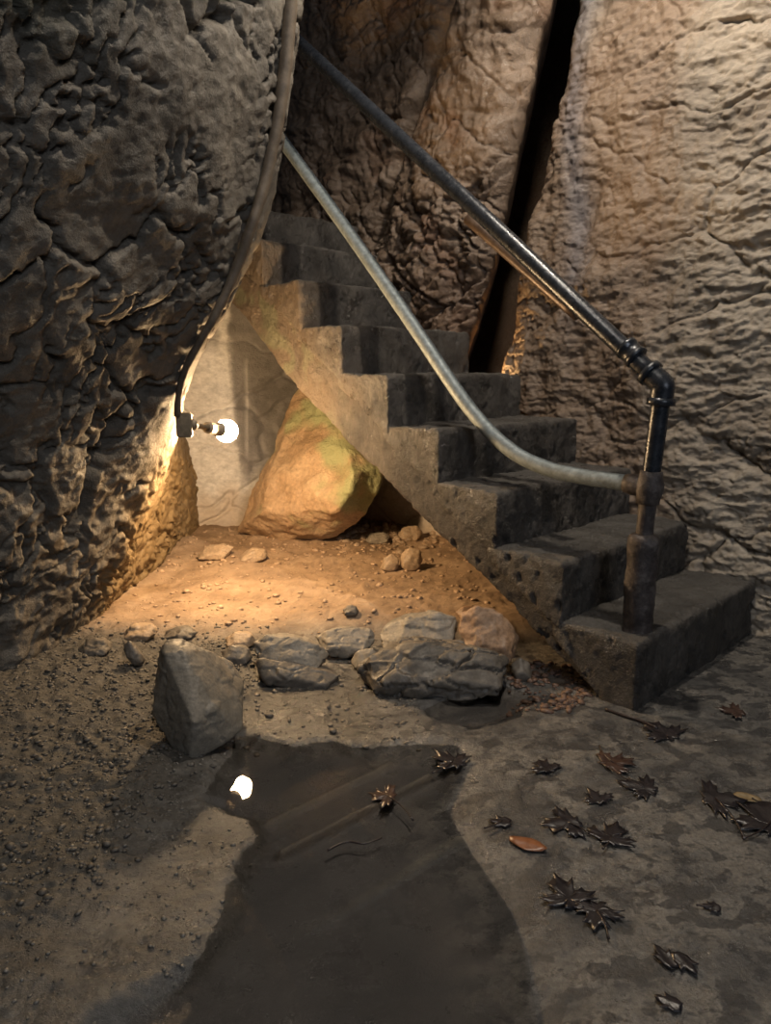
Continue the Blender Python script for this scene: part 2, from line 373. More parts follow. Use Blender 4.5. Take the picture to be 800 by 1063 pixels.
def wall_back():
    s = np.concatenate([[-1.0, -.6, -.3, -.02], np.linspace(0, .14, 26), np.arange(.146, 2.2, .0075), np.arange(2.2, 4.6, .03)]); zs = np.arange(.55, 3.4, .007)
    Sg, Z = np.meshgrid(s, zs, indexing='ij'); d0 = dcrev(Z)-.085+.03*fbm(Z*4, Z*0, Z*0, 4, 129); dv = d0+Sg; neg = Sg < 0; Sg = np.maximum(Sg, 0)
    z0 = Z*0
    dval = np.interp(Z, [1.0, 1.78, 2.37, 2.72, 3.9], [2.35, 2.04, 1.72, 1.48, .9])+.05*fbm(Z*3, z0, z0, 3, 130)
    q = np.clip((dv-d0)/(dval-d0+1e-6), 0, 1)
    pil = dv < dval
    E_p = .80-.10*np.sin(np.pi*np.clip(q, 0, 1)**.8)+1.25*np.exp(-Sg/.022)+.05*np.exp(-Sg/.12)
    E_l = .90-.02*(dv-dval)
    Ee = np.where(neg, 2.1, np.where(pil, E_p, E_l))
    Ee = Ee+.13*np.exp(-((dv-dval)/.07)**2)
    wx = fbm(dv*3, Z*3, z0, 3, 131)*.2
    jx = fbm(dv*26, Z*26, z0, 3, 141)*.014; jy = fbm(dv*26, Z*26, z0+5, 3, 142)*.014
    f1, f2, c1 = worley((dv+wx+jx)*5, (Z+wx+jy)*4.6, z0+.5, 132, True); cr = np.exp(-((f2-f1)/.06)**2)
    g1, g2, c2 = worley((dv+wx+jx)*12, (Z-wx+jy)*13, z0+.5, 133, True); cr2 = np.exp(-((g2-g1)/.10)**2)
    lum = sst(2.15, 1.75, Z)*np.where(pil, 1, .4)
    disp = .07*fbm(dv*2, Z*2, z0, 3, 134)+.05*fbm(dv*6, Z*5, z0, 5, 135)-.035*cr*(.35+.65*lum)-.022*cr2*lum+.03*(c1-.5)*(.3+.7*lum)+.018*(c2-.5)*lum
    lay = fbm(dv*2.5, Z*13+wx*5, z0, 5, 136); disp += np.where(pil, .026, .040)*lay+.010*fbm(dv*24, Z*28, z0, 4, 137)+.012*ridged(dv*9, Z*11, z0, 4, 139)
    pd, pz = dz_of(397, 240, .85); disp -= .30*np.exp(-(((dv-pd)/.06)**2+((Z-pz)/.06)**2)**2)
    Ee = Ee-disp*sst(0, .06, Sg)
    dv = dv+.85*np.maximum(Ee-.84, 0)*sst(.35, .15, Sg)
    P = O+D*dv[..., None]+EV*Ee[..., None]+np.stack([z0, z0, Z], -1)
    rust = sst(0, .3, fbm(dv*3, Z*3, z0, 4, 138)-.1)+sst(1.7, 1.3, Z)*.6
    o = grid_obj('wall_back', P, M_back, flip=False, attrs=dict(rust=rust)); tag(o, kind='structure')
wall_back()

def wall_rear():
    xs = np.arange(-1.75, .75, .009); zs = np.arange(-.15, 1.66, .009)
    X, Z = np.meshgrid(xs, zs, indexing='ij'); z0 = Z*0
    Z = -.15+(Z+.15)*np.interp(X, [-.75, -.3, .4, .8], [1, .86, .42, .3])
    bx = -.90+.03*np.sin(Z*4)
    Y = 4.22+.10*Z+1.0*np.clip(X-bx, 0, 9)-.1*np.clip(bx-X, 0, 1)
    Y = np.minimum(Y, (E0+1.0-EV[0]*X)/EV[1])
    disp = .05*fbm(X*2, Z*2, z0, 3, 150)+.016*fbm(X*3, Z*11, z0, 4, 151)+.006*fbm(X*24, Z*24, z0, 4, 152)
    wx = fbm(X*3, Z*3, z0, 3, 153)*.2
    f1, f2 = worley((X+wx)*1.3, (Z+wx)*3.2, z0+.5, 154); disp -= .03*(1-sst(0, .05, f2-f1))
    Y = Y-disp
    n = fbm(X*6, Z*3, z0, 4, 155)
    dark = sst(-.01, .03, X-bx+n*.02)*sst(.35, .6, Z+.8*n*.3)*.9+.6*sst(.12, .4, n+.35*(Z-.9))  # shade of the turned-away right facet deepened in colour, plus noisy dark patches
    drip = (np.exp(-((X+.835)/.006)**2)*sst(.5, .6, Z)*sst(1.15, 1.05, Z)+np.exp(-((X+.905)/.005)**2)*sst(.42, .5, Z)*sst(.75, .66, Z))
    P = np.stack([X, Y, Z], -1)
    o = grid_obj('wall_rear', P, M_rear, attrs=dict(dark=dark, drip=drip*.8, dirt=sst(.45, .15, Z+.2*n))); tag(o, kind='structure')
wall_rear()

# ------------------------------------------------------------------ solid helper: voxel remesh + rock displacement
def remesh(bm, voxel, name):
    me = bpy.data.meshes.new(name); bm.normal_update(); bm.to_mesh(me); bm.free()
    o = bpy.data.objects.new('tmp', me); COL.objects.link(o)
    md = o.modifiers.new('r', 'REMESH'); md.mode = 'VOXEL'; md.voxel_size = voxel
    sm = o.modifiers.new('s', 'SMOOTH'); sm.iterations = 3; sm.factor = .5
    dg = bpy.context.evaluated_depsgraph_get(); dg.update()
    out = bpy.data.meshes.new_from_object(o.evaluated_get(dg)); out.name = name
    bpy.data.objects.remove(o); bpy.data.meshes.remove(me); return out
def co_no(me):
    n = len(me.vertices); a = np.empty(n*3, np.float32); me.vertices.foreach_get('co', a)
    b = np.empty(n*3, np.float32); me.vertex_normals.foreach_get('vector', b)
    return a.reshape(-1, 3).astype(float), b.reshape(-1, 3).astype(float)
def set_co(me, c): me.vertices.foreach_set('co', np.ascontiguousarray(c, dtype=np.float32).ravel()); me.update()
def prism(poly, e0, e1, fn):
    """poly: list of (d,z); swept across e"""
    bm = bmesh.new()
    a = [bm.verts.new(fn(d, e0, z)) for d, z in poly]; b = [bm.verts.new(fn(d, e1, z)) for d, z in poly]
    bm.faces.new(a[::-1]); bm.faces.new(b); n = len(poly)
    for i in range(n): bm.faces.new((a[i], a[(i+1) % n], b[(i+1) % n], b[i]))
    bmesh.ops.recalc_face_normals(bm, faces=bm.faces[:]); return bm

# ------------------------------------------------------------------ staircase
stair = empty('staircase', tuple(O))
tag(stair, 'steep weathered concrete staircase climbing to the left against the rock', 'stairs')
wid = [.975, .93, .955, .95, .885, .83, .84, .84, .84]
LMP = np.array([-.647, 2.95, .80])
def rough_conc(me, seed, amp=1.0):
    c, n = co_no(me); x, y, z = c.T
    dsp = amp*(.012*fbm(x*4, y*4, z*4, 3, seed)+.009*fbm(x*16, y*16, z*16, 4, seed+3)+.004*fbm(x*45, y*45, z*45, 2, seed+5)-.008*sst(.25, .5, fbm(x*22, y*22, z*22, 3, seed+7)))
    set_co(me, c+n*dsp[:, None])
    dd = (c-O)@D
    set_attr(me, 'ochre', sst(1.1, 1.7, dd+.4*fbm(x*5, y*5, z*5, 3, seed+9))*sst(.2, .05, (c-O)@EV)*1.0)
    set_attr(me, 'pale_topped', sst(.6, .9, n[:, 2])*(.75+.6*fbm(x*7, y*7, z*7, 4, seed+11)))  # upward faces tinted paler, patchy by noise
    return c
for k in range(1, 10):
    zt = H1+RISE*(k-1); zb = zt-(H1+.02 if k == 1 else RISE+.025); d0 = RUN*(k-1)
    d1 = d0+RUN+.04 if k < 9 else d0+1.15
    ins = -.002
    if k == 1: poly = [(d0, zb), (d0, zt-.012), (d0+.012, zt), (d1, zt), (d1, zt-.05), (.10, zb)]
    elif k < 9: poly = [(d0, zb-.01), (d0, zt-.012), (d0+.012, zt), (d1, zt), (d1, zt-.05)]
    else: poly = [(d0, zb-.01), (d0, zt-.012), (d0+.012, zt), (d1, zt), (d1, zt-.1), (d0+RUN, zt-.1)]
    bm = prism(poly, ins, wid[k-1], lambda d, e, z: tuple(W(d, e, z)))
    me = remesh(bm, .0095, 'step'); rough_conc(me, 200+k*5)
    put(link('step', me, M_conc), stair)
sof = [(.082, -.02), (.50, .245), (.94, .507), (1.35, .755), (1.73, .994), (2.143, 1.334), (2.6, 1.60), (3.3, 1.62)]
top = [(3.3, 1.74), (RUN*8+.25, H1+RISE*8-.10)]+[(RUN*(k-1)+.02, H1+RISE*(k-2)-.012) for k in range(8, 1, -1)]+[(.16, .06), (.12, -.02)]
bm = prism(sof+top, .004, .80, lambda d, e, z: tuple(W(d, e, z)))
me = remesh(bm, .011, 'slab'); c = rough_conc(me, 300)
dd = (c-O)@D; set_attr(me, 'green', sst(1.2, 1.8, dd)*sst(.05, .3, fbm(c[:, 0]*8, c[:, 1]*8, c[:, 2]*8, 3, 5)+.1))
o = put(link('stringer_slab', me, M_soffit), stair)

# ------------------------------------------------------------------ tubes
def spline(pts, n=10):
    P = [np.array(p, float) for p in pts]; P = [2*P[0]-P[1]]+P+[2*P[-1]-P[-2]]; out = []
    for i in range(1, len(P)-2):
        for j in range(n):
            t = j/n; a, b, c, d = P[i-1:i+3]
            out.append(.5*(2*b+(c-a)*t+(2*a-5*b+4*c-d)*t*t+(3*b-a-3*c+d)*t**3))
    out.append(P[-2]); return out
def tube(name, pts, rad, mat, seg=20, rough=0.0, seed=0, cap=True):
    n = len(pts); P = [np.array(p, float) for p in pts]; R = rad if hasattr(rad, '__len__') else [rad]*n
    V = []; up = np.array([.3, .2, .93])
    for i in range(n):
        t = P[min(i+1, n-1)]-P[max(i-1, 0)]; t /= np.linalg.norm(t)+1e-12
        if i == 0: a = np.cross(t, up if abs(t@up) < .9 else np.array([1., 0, 0]))
        a = a-t*(a@t); a /= np.linalg.norm(a); b = np.cross(t, a)
        for k in range(seg):
            th = 2*math.pi*k/seg; V.append(P[i]+R[i]*(math.cos(th)*a+math.sin(th)*b))
    V = np.array(V)
    if rough:
        c = np.repeat(np.array(P), seg, 0); nn = V-c; nn /= np.linalg.norm(nn, axis=1, keepdims=True)+1e-9
        V = V+nn*(rough*fbm(V[:, 0]*22, V[:, 1]*22, V[:, 2]*22, 4, seed))[:, None]
    me = bpy.data.meshes.new(name); Fc = [(i*seg+k, i*seg+(k+1) % seg, (i+1)*seg+(k+1) % seg, (i+1)*seg+k) for i in range(n-1) for k in range(seg)]
    if cap: Fc += [tuple(range(seg))[::-1], tuple((n-1)*seg+k for k in range(seg))]
    me.from_pydata([tuple(v) for v in V], [], Fc); me.update()
    bm = bmesh.new(); bm.from_mesh(me); bmesh.ops.recalc_face_normals(bm, faces=bm.faces[:]); bm.to_mesh(me); bm.free()
    return link(name, me, mat)
def line(a, b, n): a, b = np.array(a), np.array(b); return [a+(b-a)*i/(n-1) for i in range(n)]

def metal(name, stops, scale, rough, metallic, bmp=.3):
    m, nt, b = new_mat(name); co = coords(nt)
    nt.links.new(ramp(nt, noise_out(nt, co, scale, 7, .7), stops), b.inputs['Base Color'])
    nt.links.new(ramp(nt, noise_out(nt, co, scale*1.7, 5, .6), [(.3, (rough[0],)*3), (.7, (rough[1],)*3)]), b.inputs['Roughness'])
    b.inputs['Metallic'].default_value = metallic; bump(nt, b, [(noise_out(nt, co, scale*3, 5, .7), bmp, .003)]); return m
M_galv = metal('weathered_galvanised_pipe', [(.3, (.11, .125, .125)), (.55, (.21, .245, .255)), (.75, (.31, .35, .36))], 40, (.45, .7), .25)
M_black = metal('black_painted_pipe', [(.3, (.012, .014, .018)), (.6, (.03, .034, .042)), (.78, (.09, .09, .095))], 30, (.18, .4), .3)
M_rusty = metal('rusty_iron', [(.35, (.022, .017, .017)), (.5, (.052, .042, .039)), (.68, (.13, .112, .102))], 28, (.4, .75), .2, .9)
M_brown = metal('brown_rusted_pipe', [(.3, (.05, .03, .02)), (.6, (.13, .09, .065))], 30, (.3, .5), .3)

EP = .118
rail = empty('stair_railing', tuple(at_e(661, 652, EP)))
tag(rail, 'pipe handrail with rusty post, upper black pipe and lower bent grey pipe', 'railing')
base = at_e(661, 653, EP); base[2] = .205
slv = at_e(668.5, 555, EP); tee = at_e(674, 506, EP); elb = at_e(688, 400, EP)
pts = line(base, slv, 26); r = [.0475]*26; r[0] = .05; r[-1] = .040
pts.append(slv+np.array([0, 0, .004])); r.append(.030)
put(tube('post_sleeve', pts, r, M_rusty, 28, .007, 3), rail)
put(tube('post', line(slv-np.array([0, 0, .01]), tee, 12), .0265, M_rusty, 24, .003, 5), rail)
put(tube('post_upper', line(tee, elb, 12), .0275, M_black, 24), rail)['label'] = 'black upper post pipe'
ax = (elb-slv); ax /= np.linalg.norm(ax)
put(tube('tee_fitting', [tee-ax*.052, tee-ax*.050, tee-ax*.03, tee-ax*.012, tee+ax*.012, tee+ax*.03, tee+ax*.05, tee+ax*.052],
         [.030, .035, .036, .042, .042, .036, .034, .030], M_rusty, 24, .002, 8), rail)
gp = [at_e(x, y, EP) for x, y in [(676, 506), (655, 502.5), (630, 498.5), (600, 494), (570, 487), (540, 474), (512, 452), (485, 421), (458, 382), (430, 340), (400, 296), (368, 250), (335, 204), (298, 153), (262, 102)]]
gp[-1] = gp[-2]+(gp[-2]-gp[-3])*1.1
put(tube('lower_handrail', spline(gp, 6), .0265, M_galv, 24, .0012, 2), rail)['label'] = 'bent grey lower pipe'
g0 = gp[0]; gt = gp[1]-gp[0]; gt /= np.linalg.norm(gt)
put(tube('pipe_socket', line(g0, g0+gt*.085, 5), [.0335, .034, .034, .034, .030], M_rusty, 24, .0012, 9), rail)
bt0 = at_e(318, 52, EP); bd = bt0-elb; bl = np.linalg.norm(bd); bd /= bl
put(tube('upper_handrail', line(elb, elb+bd*(bl+.35), 30), .0285, M_black, 24), rail)['label'] = 'straight black upper pipe'
cpos = at_e(655, 366, EP)
put(tube('coupling', [cpos-bd*.030, cpos-bd*.028, cpos-bd*.016, cpos-bd*.014, cpos+bd*.014, cpos+bd*.016, cpos+bd*.028, cpos+bd*.03], [.030, .037, .037, .034, .034, .037, .037, .030], M_black, 24), rail)
arc = [elb-ax*.05, elb-ax*.02, elb+(bd-ax)*.001, elb+bd*.03, elb+bd*.06]
put(tube('elbow_fitting', spline(arc, 5), .0345, M_black, 24), rail)
put(tube('elbow_collar', [elb-ax*.060, elb-ax*.058, elb-ax*.038, elb-ax*.036], [.034, .042, .042, .034], M_black, 24), rail)
put(tube('elbow_collar', [elb+bd*.046, elb+bd*.048, elb+bd*.066, elb+bd*.068], [.034, .041, .041, .034], M_black, 24), rail)
b0 = at_e(486, 227, EP+.10); b1 = at_e(600, 327, EP+.10)
bp = put(tube('brace_pipe', line(b0, b1, 12), .022, M_brown, 20), rail); bp['label'] = 'brown rusted pipe just below the black pipe'

# ------------------------------------------------------------------ lamp on the left wall
lamp = empty('wall_lamp', tuple(at_y(188, 441, 2.70)))
tag(lamp, 'lit round bulb in a socket on a box on the left rock wall', 'lamp')
bx = bmesh.new(); c0 = at_y(191.5, 441, 2.68); bmesh.ops.create_cube(bx, size=1)
bmesh.ops.scale(bx, vec=(.056, .05, .090), verts=bx.verts); bmesh.ops.bevel(bx, geom=bx.edges[:], offset=.005, segments=2, affect='EDGES')
bmesh.ops.rotate(bx, cent=(0, 0, 0), matrix=Matrix.Rotation(math.radians(8), 3, 'Z'), verts=bx.verts)
bmesh.ops.translate(bx, vec=Vector(c0), verts=bx.verts); me = bpy.data.meshes.new('junction_box'); bx.to_mesh(me); bx.free()
M_box = metal('muddy_box_metal', [(.3, (.10, .075, .045)), (.6, (.22, .17, .11))], 30, (.4, .7), .3)
M_ceram = metal('lamp_socket', [(.3, (.20, .16, .11)), (.6, (.33, .27, .19))], 30, (.4, .6), 0)
put(link('junction_box', me, M_box, smooth=False), lamp)
L = LMP; s0 = at_y(199, 441, 2.70); sx = L-s0; sl = np.linalg.norm(sx); sx /= sl
put(tube('knuckle', [s0-sx*.01, s0+sx*.02, s0+sx*.03, s0+sx*(sl-.16), s0+sx*(sl-.152)], [.024, .018, .010, .010, .016], M_box, 18), lamp)
put(tube('socket', [L-sx*q for q in (.154, .152, .138, .136, .072, .070, .050, .048)], [.012, .022, .023, .021, .025, .029, .029, .022], M_ceram, 24), lamp)
bu = bmesh.new(); bmesh.ops.create_uvsphere(bu, u_segments=32, v_segments=20, radius=.046)
for v in bu.verts:
    q = v.co.normalized(); t = -(q.x*sx[0]+q.y*sx[1]+q.z*sx[2])
    if t > .75: v.co -= Vector(sx)*(.012*(t-.75)/.25)
    v.co += Vector(L)
me = bpy.data.meshes.new('bulb'); bu.to_mesh(me); bu.free()
M_bulb = bpy.data.materials.new('lit_bulb'); M_bulb.use_nodes = True; nt = M_bulb.node_tree; nt.nodes.clear()
eo = nt.nodes.new('ShaderNodeOutputMaterial'); em = nt.nodes.new('ShaderNodeEmission'); em.inputs[0].default_value = (1, .66, .34, 1); em.inputs[1].default_value = 850
nt.links.new(em.outputs[0], eo.inputs[0]); put(link('bulb', me, M_bulb), lamp)

# conduit down the edge of the left wall
M_cond = metal('muddy_conduit', [(.3, (.06, .044, .03)), (.6, (.12, .092, .064)), (.8, (.18, .145, .105))], 25, (.4, .8), 0, .6)
def on_left(px, py, gap, ymax=2.66):
    best = None
    for yy in np.arange(1.8, ymax, .01):
        p = at_y(px, py, yy)
        if left_x(np.array([p[1]]), np.array([p[2]]))[0] > p[0]-gap: return p
        best = p
    return best
cpts = [on_left(x, y, g) for x, y, g in [(303, -60, .02), (301, 0, .02), (297, 60, .02), (289, 120, .02), (277, 180, .02), (262, 232, .02), (243, 285, .02), (222, 330, .016), (200, 368, .012), (187, 400, .01), (184, 432, .008)]]
rr = np.linspace(.025, .012, (len(cpts)-1)*8+1)
tag(tube('cable_conduit', spline(cpts, 8), list(rr), M_cond, 14, .004, 4), 'muddy cable conduit running down the edge of the left rock wall to the lamp', 'conduit')

# ------------------------------------------------------------------ stones
def hull_rock(name, pts, mat, label, cat, group=None, voxel=.006, amp=.012, seed=0, attrs=None, crack=True):
    bm = bmesh.new()
    for p in pts: bm.verts.new(tuple(p))
    r = bmesh.ops.convex_hull(bm, input=bm.verts[:])
    bmesh.ops.delete(bm, geom=[v for v in bm.verts if not v.link_faces], context='VERTS')
    bmesh.ops.recalc_face_normals(bm, faces=bm.faces[:])
    me = remesh(bm, voxel, name); c, n = co_no(me); x, y, z = c.T
    size = (c.max(0)-c.min(0)).max(); f = 2.2/size
    dsp = amp*(fbm(x*f, y*f, z*f, 3, seed)+.45*fbm(x*f*3.5, y*f*3.5, z*f*3.5, 4, seed+4)-.35*np.abs(fbm(x*f*2, y*f*2, z*f*4, 3, seed+8)))
    if crack and amp*size > .0008:
        a1, a2, ac = worley(x*f*1.6+dsp*20, y*f*1.6, z*f*4.5+dsp*30, seed+2, True); dsp = dsp+amp*.9*(ac-.5)*sst(0, .12, a2-a1)-amp*.8*np.exp(-((a2-a1)/.05)**2)*(ac > .45)
    c2 = c+n*dsp[:, None]
    org = np.array([(c2[:, 0].min()+c2[:, 0].max())/2, (c2[:, 1].min()+c2[:, 1].max())/2, c2[:, 2].min()])
    set_co(me, c2-org)
    if attrs:
        for k, fn in attrs.items(): set_attr(me, k, fn(x, y, z))
    o = link(name, me, mat); o.location = org; tag(o, label, cat, group); return o
def outline_rock(name, px, th, mat, label, cat, group=None, crack=True, front=.72, back=.6, tilt=.0, seed=0, amp=.012, voxel=.006, base=None, sink=.01, fz=.6):
    """px: outline in the photo; the stone stands on the floor at its lowest outline point, th metres deep"""
    rng = random.Random(seed+1)
    low = max(px, key=lambda p: p[1]); b = at_floor(*low) if base is None else np.array(base)
    yc = b[1]+th*.38
    C = [at_y(x, y, yc) for x, y in px]; cen = np.mean(C, 0); pts = []
    for p in C:
        pts.append(p+np.array([0, rng.uniform(-.12, .12)*th, 0]))
        q = cen+(p-cen)*front*rng.uniform(.9, 1.08); q[1] = yc-th*.5; q[2] -= tilt*th; pts.append(q)
        q = cen+(p-cen)*back*rng.uniform(.9, 1.08); q[1] = yc+th*.5; q[2] += tilt*th*.3; pts.append(q)
    fl = fh(cen[0], yc)-sink
    for i in range(1, len(pts), 3): pts[i][2] = fl+(pts[i][2]-fl)*fz
    pts = [np.array([p[0], p[1], max(p[2], fl)]) for p in pts]
    return hull_rock(name, pts, mat, label, cat, group, voxel, amp, seed, crack=crack)

# big standing boulder on the gravel
bo = np.array(at_floor(197, 790)); tb = bo[1]/ray(197, 790)[1]
def bp_(px, py, dy): return at_y(px, py, bo[1]+dy)
bpts = [bp_(197, 792, .02), bp_(176, 776, .06), bp_(158, 742, .12), bp_(160, 705, .16), bp_(164, 676, .19), bp_(173, 663, .20), bp_(190, 662, .22), bp_(213, 675, .22),
        bp_(232, 695, .22), bp_(247, 718, .20), bp_(253, 740, .16), bp_(250, 758, .12), bp_(233, 772, .07), bp_(205, 739, .02), bp_(200, 750, .0), bp_(200, 715, .06),
        bp_(170, 680, .12), bp_(190, 675, .13), bp_(225, 735, .06), bp_(215, 780, .04)]
bpts += [np.array([bo[0]+dx, bo[1]+dy, bo[2]-.015]) for dx, dy in ((-.01, .03), (.04, .07), (.04, .18), (-.03, .18))]
bpts += [np.array([bo[0]+dx, bo[1]+.34, bo[2]+z]) for dx, z in ((-.05, .15), (.05, .13), (.08, .08), (-.06, .06))]
hull_rock('boulder', bpts, M_st['boulder'], 'large smooth grey boulder standing on the gravel left of the puddle', 'boulder', None, .006, .005, 5)

GS = 'flat stones lining the edge of the dirt'
RK = 'rock'
outline_rock('flat_rock', [(375, 694), (381, 676), (402, 669), (428, 672), (455, 664), (480, 672), (508, 672), (527, 683), (522, 700), (500, 712), (472, 724), (440, 719), (403, 716), (378, 712)],
             .24, M_st['dark'], 'largest flat cracked dark slab in front of the stone row', RK, GS, seed=11, amp=.022, front=.8, tilt=.10)
outline_rock('flat_rock', [(393, 658), (402, 648), (425, 639), (455, 635), (474, 640), (475, 652), (450, 663), (418, 672), (404, 673)],
             .20, M_st['grey'], 'long pale grey slab lying behind the largest dark slab', RK, GS, seed=12, front=.85, amp=.008, base=at_floor(415, 688))
outline_rock('block_rock', [(474, 655), (480, 640), (495, 630), (515, 632), (530, 645), (538, 662), (535, 678), (515, 682), (490, 668)],
             .18, M_st['red'], 'reddish angular rock beside the stair foot at the right end of the row', RK, GS, seed=13, crack=False, amp=.016, base=at_floor(505, 700))
outline_rock('flat_rock', [(326, 662), (338, 653), (362, 652), (386, 654), (390, 664), (382, 674), (352, 677), (336, 672)],
             .14, M_st['grey'], 'small oblong grey rock in the middle of the stone row', RK, GS, seed=14, amp=.008, base=at_floor(355, 684))
outline_rock('flat_rock', [(262, 667), (275, 658), (305, 660), (330, 668), (342, 680), (336, 691), (315, 694), (285, 684), (266, 677)],
             .17, M_st['grey'], 'long rounded grey rock lying on top of a tilted slab', RK, GS, seed=15, amp=.007, base=at_floor(305, 704))
outline_rock('flat_rock', [(264, 688), (272, 682), (300, 685), (335, 694), (354, 700), (352, 712), (330, 713), (295, 709), (268, 702)],
             .12, M_st['dark'], 'tilted brown slab under the long rounded rock, nearest the puddle', RK, GS, seed=16, amp=.008)
outline_rock('small_rock', [(229, 676), (240, 669), (258, 672), (263, 682), (255, 690), (236, 688)],
             .09, M_st['dark'], 'small dark rock at the left end of the stone row', RK, GS, seed=17, amp=.006)
outline_rock('small_rock', [(233, 664), (243, 656), (262, 657), (266, 667), (250, 671), (237, 670)],
             .09, M_st['tan'], 'small brown rock just behind the dark leftmost rock', RK, GS, seed=18, amp=.006, base=at_floor(250, 674))
outline_rock('small_rock', [(363, 688), (370, 676), (386, 673), (396, 682), (390, 694), (372, 696)],
             .08, M_st['grey'], 'small rock wedged against the left end of the largest slab', RK, GS, seed=19, amp=.005)
outline_rock('small_rock', [(480, 668), (492, 659), (512, 660), (524, 670), (520, 682), (498, 682)],
             .09, M_st['dark'], 'small dark chunk between the largest slab and the reddish rock', RK, GS, seed=20, amp=.006)
outline_rock('small_rock', [(530, 690), (540, 683), (550, 688), (552, 700), (540, 706), (531, 701)],
             .07, M_st['dark'], 'small dark rock in the shadow under the lowest stair', RK, None, seed=21, amp=.006)
GA = 'loose stones on the lit dirt'
alc = [([(415, 588), (416, 575), (424, 568), (436, 571), (439, 582), (433, 591), (421, 593)], .07, 'tan', 'upright tan stone on the lit dirt under the stairs'),
       ([(394, 590), (398, 578), (408, 574), (414, 580), (413, 590), (402, 594)], .06, 'tan', 'pale stone just left of the upright tan stone'),
       ([(412, 556), (418, 547), (432, 545), (440, 552), (434, 560), (420, 561)], .08, 'tan', 'small tan stone on rubble before the dark hollow'),
       ([(378, 561), (384, 553), (398, 551), (405, 557), (398, 564), (384, 565)], .08, 'grey', 'small grey stone at the base of the green stained boulder'),
       ([(203, 577), (212, 568), (232, 564), (243, 568), (238, 577), (220, 581)], .14, 'tan', 'flat tan stone by the base of the left wall, under the lamp'),
       ([(247, 577), (262, 568), (276, 570), (279, 578), (266, 583), (252, 582)], .12, 'tan', 'flat tan stone in front of the green stained boulder'),
       ([(355, 633), (361, 628), (370, 629), (373, 635), (367, 639), (358, 639)], .05, 'dark', 'single small dark stone alone on the lit dirt'),
       ([(472, 636), (480, 629), (492, 629), (497, 636), (490, 641), (477, 641)], .06, 'red', 'small reddish stone behind the reddish angular rock')]
for i, (px, th, mt, lab) in enumerate(alc):
    outline_rock('stone', px, th, M_st[mt], lab, 'stone', GA, seed=40+i, amp=.006, voxel=.005)
GL = 'rubble along the foot of the left wall'
lft = [([(128, 657), (136, 648), (158, 647), (165, 654), (158, 663), (138, 664)], .10, 'tan', 'brown rubble stone behind the big boulder by the left wall'),
       ([(126, 668), (134, 664), (152, 684), (150, 692), (140, 686)], .05, 'dark', 'narrow dark splinter of rock lying left of the big boulder'),
       ([(80, 672), (90, 663), (110, 664), (118, 673), (108, 682), (88, 682)], .11, 'dark', 'dark rubble stone at the foot of the left wall'),
       ([(166, 660), (176, 652), (196, 650), (206, 656), (198, 663), (176, 664)], .08, 'dark', 'dark flat rubble stone directly behind the big boulder')]
for i, (px, th, mt, lab) in enumerate(lft):
    outline_rock('rubble_stone', px, th, M_st[mt], lab, 'stone', GL, seed=60+i, amp=.008)

# boulder under the stairs
gpx = [(243, 553), (262, 512), (285, 458), (306, 408), (318, 390), (345, 400), (372, 440), (398, 485), (392, 512), (370, 545), (330, 566), (290, 568)]
gb = at_floor(300, 567); rng = random.Random(3); gp_ = []
for x, y in gpx:
    p = at_y(x, y, gb[1]+.18+.25*(560-y)/160-.32*max(0, x-320)/80); gp_.append(p)
gc = np.mean(gp_, 0)
for p in list(gp_):
    q = gc+(p-gc)*.62; q[1] = p[1]-.16; gp_.append(q); q = gc+(p-gc)*.9; q[1] = p[1]+.45; gp_.append(q)
hull_rock('boulder', gp_, M_green, 'tall green and tan stained boulder under the stairs', 'boulder', None, .009, .055, 31, crack=False,
          attrs={'green': lambda x, y, z: sst(-.1, .3, fbm(x*4, y*4, z*4, 4, 77)+.6*(z-.55)+.4*(x+.45))})

# ------------------------------------------------------------------ gravel (uncountable)
def gravel(name, spots, mat, label, cat='gravel'):
    bm = bmesh.new(); bmesh.ops.create_icosphere(bm, subdivisions=1, radius=1); bm.verts.ensure_lookup_table()
    bv = np.array([v.co[:] for v in bm.verts]); bf = np.array([[v.index for v in f.verts] for f in bm.faces]); bm.free()
    rs = np.random.RandomState(4); Vs = []; Fs = []; off = 0
    for x, y, z, s in spots:
        v = bv*(1+rs.uniform(-.3, .25, (len(bv), 1)))*s*np.array([rs.uniform(.8, 1.6), rs.uniform(.7, 1.3), rs.uniform(.4, .8)])
        a = rs.uniform(0, 6.28); ca, sa = math.cos(a), math.sin(a)
        v = np.stack([v[:, 0]*ca-v[:, 1]*sa, v[:, 0]*sa+v[:, 1]*ca, v[:, 2]], 1)+np.array([x, y, z+s*.15])
        Vs.append(v); Fs.append(bf+off); off += len(bv)
    me = np_mesh(name, np.concatenate(Vs), np.concatenate(Fs)); o = link(name, me, mat, smooth=False); tag(o, label, cat, kind='stuff')
rs = np.random.RandomState(11)
def scatter(n, fn, smin, smax, power=3):
    out = []
    while len(out) < n:
        x, y = fn(rs)
        if x is None: continue
        s = smin+(smax-smin)*rs.rand()**power; out.append([x, y, 0, s])
    a = np.array(out); a[:, 2] = floor_h(a[:, 0], a[:, 1]); return a
def f_left(r):
    x, y = r.uniform(-1.3, -.25), r.uniform(1.0, 2.75)
    return (x, y) if r.rand() < float(gravel_mask(np.array([x]), np.array([y]))[0]) else (None, None)
gravel('gravel', scatter(7000, f_left, .0018, .0095, 4), stone_mat('gravel_stone', (.07, .062, .052)), 'dark loose gravel covering the ground beside the left wall')
def f_shore(r):
    x, y = r.uniform(-.8, -.05), r.uniform(.85, 1.8)
    return (x, y) if float(sdf(np.array([x]), np.array([y]), PUD)[0]) > .012 else (None, None)
